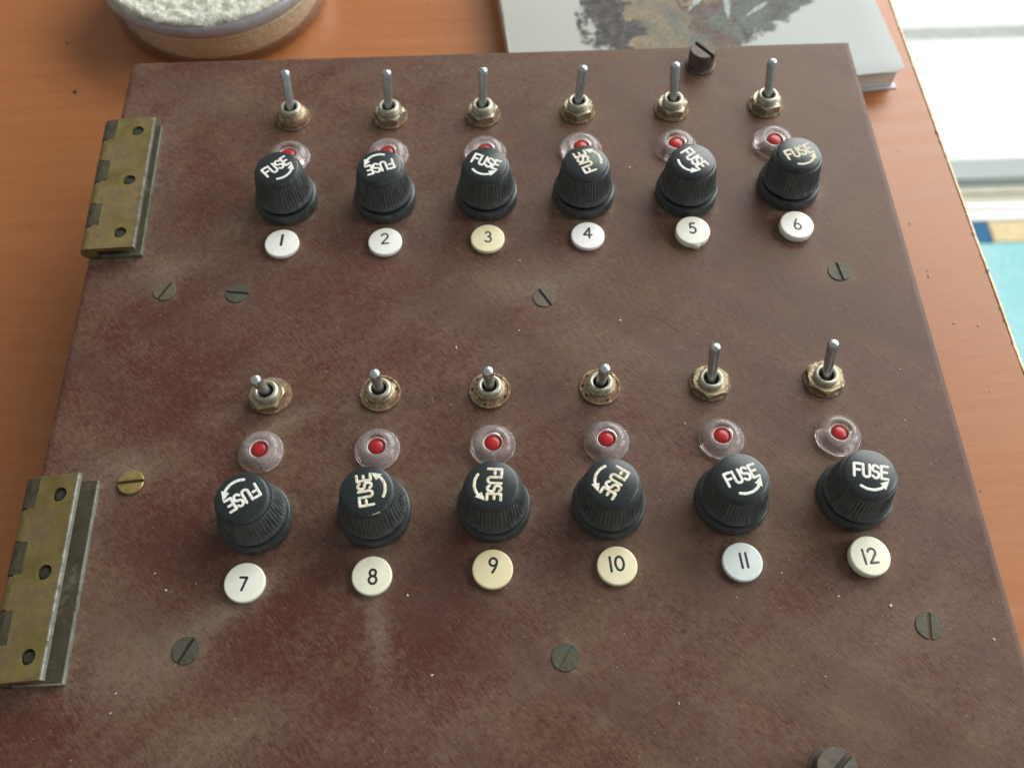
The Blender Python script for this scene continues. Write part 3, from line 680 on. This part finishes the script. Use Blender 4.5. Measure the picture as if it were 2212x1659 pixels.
for i, (x, y) in enumerate(ds):
    bm = bm_new(); r = 4.52 + random.uniform(-0.06, 0.06)
    h = 1.3 if i not in (4, 5, 11) else 2.1
    lathe(bm, [(0, 0.02), (r - 0.15, 0.02), (r, 0.2), (r, h - 0.30), (r - 0.06, h - 0.12), (r - 0.20, h - 0.02), (r - 0.40, h), (0, h)], 56)
    if i == 4: box(bm, -0.2, 1.3, -r - 0.28, -r + 0.4, 0.1, h - 0.3, 0.05, 1)
    tilt = {11: (R(1.5), R(3.0)), 5: (R(1), R(2.0)), 4: (R(1.5), R(0.5))}.get(i, (R(random.uniform(-.8, .8)), R(random.uniform(-.8, .8))))
    D = finish('number_disc', bm, mat_disc('%s_disc_plastic_%d' % (cname[i].replace(' ', '_').replace('-', '_'), i + 1), cols[i]), P, (x, y, Z0 + (0.25 if i in (4, 5, 11) else 0.05)), (*tilt, 0), smooth=45, label='%s plastic disc with the number %d' % (cname[i], i + 1))
    bm = bm_new(); s_ = str(i + 1)
    tot = sum(G[c][0] for c in s_) + 0.75 * (len(s_) - 1); cx = -tot / 2
    for c in s_:
        for pts in G[c][1]: stroke(bm, [(cx + px, py - 1.65) for px, py in pts], 0.29 if s_ != '1' else 0.38, 0.22)
        cx += G[c][0] + 0.75
    dx, dy, rz, mk = num[i]
    finish('numeral', bm, M[mk], D, (dx, dy, h), (0, 0, R(rz)), smooth=60)

# ---- screws and bolts
def slotted(name, r, h, gap, depth, mat, slotmat, loc, rz, label, cham=0.12, shank=4.0):
    bm = bm_new()
    lathe(bm, [(0, -shank), (r * 0.55, -shank), (r * 0.98, -0.05 if h < 1 else 0.02), (r, 0.0 if h < 1 else 0.05), (r, h - depth), (0, h - depth)], 44)
    o = finish(name, bm, M[slotmat] if h < 1 else M[mat], P, loc, (0, 0, R(rz)), label=label)
    for s in (1, -1):
        bm = bm_new(); prism(bm, segment_pts(r, gap, s), h - depth - 0.01, h, cham); finish('head_half', bm, M[mat], o)
    return o
for (x, y, rz, mt, sm, lab) in scr:
    if mt == 'screw_brass': slotted('screw', 3.1, 0.75, 0.33, 0.55, mt, sm, (x, y, Z0 + 0.02), rz, lab, 0.25)
    else: slotted('screw', 3.0, 0.24, 0.34 if sm != 'screw' else 0.12, 0.2, mt, sm, (x, y, Z0 + 0.015), rz, lab, 0.1)
slotted('bolt', 3.9, 6.2, 0.55, 1.6, 'bolt', 'dirt', (52.0, 17.6, Z0), -52, 'tall dark slotted bolt at the far edge of the board', 0.3)
slotted('bolt', 4.1, 5.0, 0.5, 1.4, 'bolt', 'dirt', (53.0, -182.3, Z0), 40, 'dark slotted bolt at the near edge of the board', 0.3)
for (x, y) in ((52.0, 17.6), (53.0, -182.3)):
    bm = bm_new(); lathe(bm, [(3.0, 0.02), (4.5, 0.02), (4.55, 0.4), (4.3, 0.75), (3.0, 0.75)], 40, close=True); finish('bolt_washer', bm, M['bolt'], P, (x, y, Z0), smooth=35)

# ---- hinges
def plate(x0, x1, y0, y1, z0, z1, holes, hr):
    bm = bm_new(); edges = []
    def loop(pts):
        v = [bm.verts.new((x * S, y * S, z0 * S)) for x, y in pts]
        for k in range(len(v)): edges.append(bm.edges.new((v[k], v[(k + 1) % len(v)])))
    loop([(x0, y0), (x1, y0), (x1, y1), (x0, y1)])
    for hx, hy in holes: loop([(hx + hr * math.cos(2 * math.pi * k / 24), hy + hr * math.sin(2 * math.pi * k / 24)) for k in range(24)])
    r = bmesh.ops.triangle_fill(bm, use_beauty=True, edges=edges)
    faces = [g for g in r['geom'] if isinstance(g, bmesh.types.BMFace)]
    e = bmesh.ops.extrude_face_region(bm, geom=faces)
    bmesh.ops.translate(bm, verts=[g for g in e['geom'] if isinstance(g, bmesh.types.BMVert)], vec=(0, 0, (z1 - z0) * S))
    for g in faces:
        if g.is_valid: pass
    return bm
def hinge(cx, y0, y1, wlow, wup, open_deg, rz, label, em):
    """cx: barrel axis x; the leaves lie to the right of it"""
    ln = y1 - y0
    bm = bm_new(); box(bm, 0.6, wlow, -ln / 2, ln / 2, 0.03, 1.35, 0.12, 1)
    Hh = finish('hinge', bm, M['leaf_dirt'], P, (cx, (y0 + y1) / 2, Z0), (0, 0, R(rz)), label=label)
    hs = [(wup * 0.66, ln / 2 - 5.0), (wup * 0.66, 0), (wup * 0.66, -ln / 2 + 5.0)]
    bm = plate(0.3, wup - 0.45, -ln / 2, ln / 2, 0.95, 2.25, hs, 1.72)
    lt = (0, 0, 2.25); lr = (0, -R(open_deg), 0)
    finish('upper_leaf', bm, M['brass'], Hh, lt, lr, label='worn upper leaf')
    # rubbed bevel along the upper leaf's free edge
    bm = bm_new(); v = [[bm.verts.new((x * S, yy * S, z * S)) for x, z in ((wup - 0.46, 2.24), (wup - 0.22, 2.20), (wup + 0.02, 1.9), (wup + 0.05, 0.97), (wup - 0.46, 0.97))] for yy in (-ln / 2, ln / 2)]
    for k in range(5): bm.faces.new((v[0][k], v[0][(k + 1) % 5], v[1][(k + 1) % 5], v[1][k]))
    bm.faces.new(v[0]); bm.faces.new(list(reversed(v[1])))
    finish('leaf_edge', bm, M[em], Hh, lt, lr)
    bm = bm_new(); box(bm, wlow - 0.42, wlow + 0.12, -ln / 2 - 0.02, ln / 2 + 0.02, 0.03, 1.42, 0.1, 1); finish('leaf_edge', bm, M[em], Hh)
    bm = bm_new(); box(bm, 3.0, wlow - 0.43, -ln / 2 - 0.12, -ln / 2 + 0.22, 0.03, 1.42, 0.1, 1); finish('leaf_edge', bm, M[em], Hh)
    seg = ln / 6
    for k in range(6):
        bm = bm_new(); a = ln / 2 - seg * k; yc = a - seg / 2
        lathe(bm, [(0, -seg / 2 + 0.12), (2.05, -seg / 2 + 0.12), (2.2, -seg / 2 + 0.3), (2.2, seg / 2 - 0.3), (2.05, seg / 2 - 0.12), (0, seg / 2 - 0.12)], 28)
        dark = k % 2 == 0
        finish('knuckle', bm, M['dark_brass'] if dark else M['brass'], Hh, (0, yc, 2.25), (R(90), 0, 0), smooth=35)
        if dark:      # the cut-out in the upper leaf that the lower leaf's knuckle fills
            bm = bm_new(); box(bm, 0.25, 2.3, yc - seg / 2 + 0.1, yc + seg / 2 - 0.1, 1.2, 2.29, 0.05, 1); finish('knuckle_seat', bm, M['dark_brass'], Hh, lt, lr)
    for hx, hy in hs:
        bm = bm_new(); lathe(bm, [(0, 0.3), (1.66, 0.3), (1.66, 1.25), (1.2, 1.75), (0, 1.85)], 24); finish('hinge_screw', bm, M['hole_dirt'], Hh, (lt[0], lt[1], lt[2]), lr, smooth=40).data.transform(Matrix.Translation((hx * S, hy * S, 0)))
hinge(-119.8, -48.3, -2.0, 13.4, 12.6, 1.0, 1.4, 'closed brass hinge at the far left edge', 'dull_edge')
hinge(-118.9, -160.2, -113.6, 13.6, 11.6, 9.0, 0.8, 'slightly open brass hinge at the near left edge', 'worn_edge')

# ------------------------------------------------------------------ crumbs and grit
def grit(name, n, place, size, mat, label):
    vs = []; fs = []
    for _ in range(n):
        x, y, z = place(); s = size() ; b = len(vs); an = random.uniform(0, 6.3); ca, sa = math.cos(an), math.sin(an); e = random.uniform(0.4, 1)
        for (a, bb, c) in ((1, 0, 0.25), (0, e, 0.3), (-1, 0, 0.2), (0, -e, 0.25), (0, 0, 0.75), (0, 0, 0.0)):
            a *= random.uniform(.7, 1.2); bb *= random.uniform(.7, 1.2)
            vs.append(((x + (a * ca - bb * sa) * s) * S, (y + (a * sa + bb * ca) * s) * S, (z + c * s) * S))
        for q in ((0, 1, 4), (1, 2, 4), (2, 3, 4), (3, 0, 4), (1, 0, 5), (2, 1, 5), (3, 2, 5), (0, 3, 5)): fs.append(tuple(b + k for k in q))
    me = bpy.data.meshes.new(name); me.from_pydata(vs, [], fs); o = link(name, me, mat)
    return tag(o, label, 'crumbs', 'stuff')
def on_board():
    while True:
        x, y = random.uniform(-118, 97), random.uniform(-188, 24)
        if random.random() < dust_at(x, y) and all(math.hypot(x - hx, y - hy) > hr + 0.2 for hx, hy, hr in halos) and x > -104: return x, y, ZF * 1000
grit('dust_grit', 900, on_board, lambda: 0.05 + 0.20 * random.random() ** 4, simple('pale_grit', (0.36, 0.29, 0.22), 0.9, sc_=900), 'fine pale grit scattered over the maroon board')
big = [(-86.6, -140), (-89.6, -136), (-22, -79.5), (33, -103), (-6, -75), (20, -73), (-33, -143), (61.6, -146.5), (72.5, -149), (50, -140.8), (27, -22), (-5, -53), (-94, -162), (-94.5, -166), (93, -157), (24, -168), (-27.5, -160.5), (88, -90), (86, -104), (-60, -179)]
it = iter(big)
grit('pale_crumb', len(big), lambda: (*next(it), ZF * 1000), lambda: random.uniform(0.28, 0.5), simple('pale_crumb', (0.62, 0.54, 0.48), 0.7, sc_=900), 'larger pale crumbs lying on the maroon board')
tc = [(122.5, -57, .55), (129.3, -58, .6), (118, -20, .4), (121, 10, .35), (112, -90, .5), (116, -110, .4), (110, -75, .5), (127, -80, .4), (119, -40, .6)]
it2 = iter(tc); it3 = iter(tc)
grit('table_crumb', len(tc), lambda: (*next(it2)[:2], 698.0), lambda: next(it3)[2], simple('bone_crumb', (0.55, 0.48, 0.40), 0.7, sc_=900), 'small pale crumbs on the table right of the panel')
td = [(-154.5, 48, 1.0), (-162, 72, .7), (-158, -10, .3), (119, -38, .35), (113.5, -118, .35)]
it4 = iter(td); it5 = iter(td)
grit('dark_speck', len(td), lambda: (*next(it4)[:2], 698.0), lambda: next(it5)[2], simple('dark_speck', (0.03, 0.02, 0.015), 0.8, sc_=900), 'dark specks on the wooden table top')

# ------------------------------------------------------------------ loose fibres
bm = bm_new()
for _ in range(45):
    x, y, _z = on_board(); a = random.uniform(0, 6.3); L = random.uniform(0.5, 1.7); b = random.uniform(-0.8, 0.8); pts = []
    for k in range(6): pts.append((x, y)); x += L / 5 * math.cos(a); y += L / 5 * math.sin(a); a += b / 5
    n0 = len(bm.verts); stroke(bm, pts, 0.035, 1.0, 4); bm.verts.ensure_lookup_table()
    for v in bm.verts[n0:]: v.co.z += ZF + 0.00005
tag(finish('dust_fibre', bm, simple('pale_fibre', (0.42, 0.34, 0.27), 0.9)), 'short pale dust fibres lying on the maroon board', 'fibres', 'stuff')
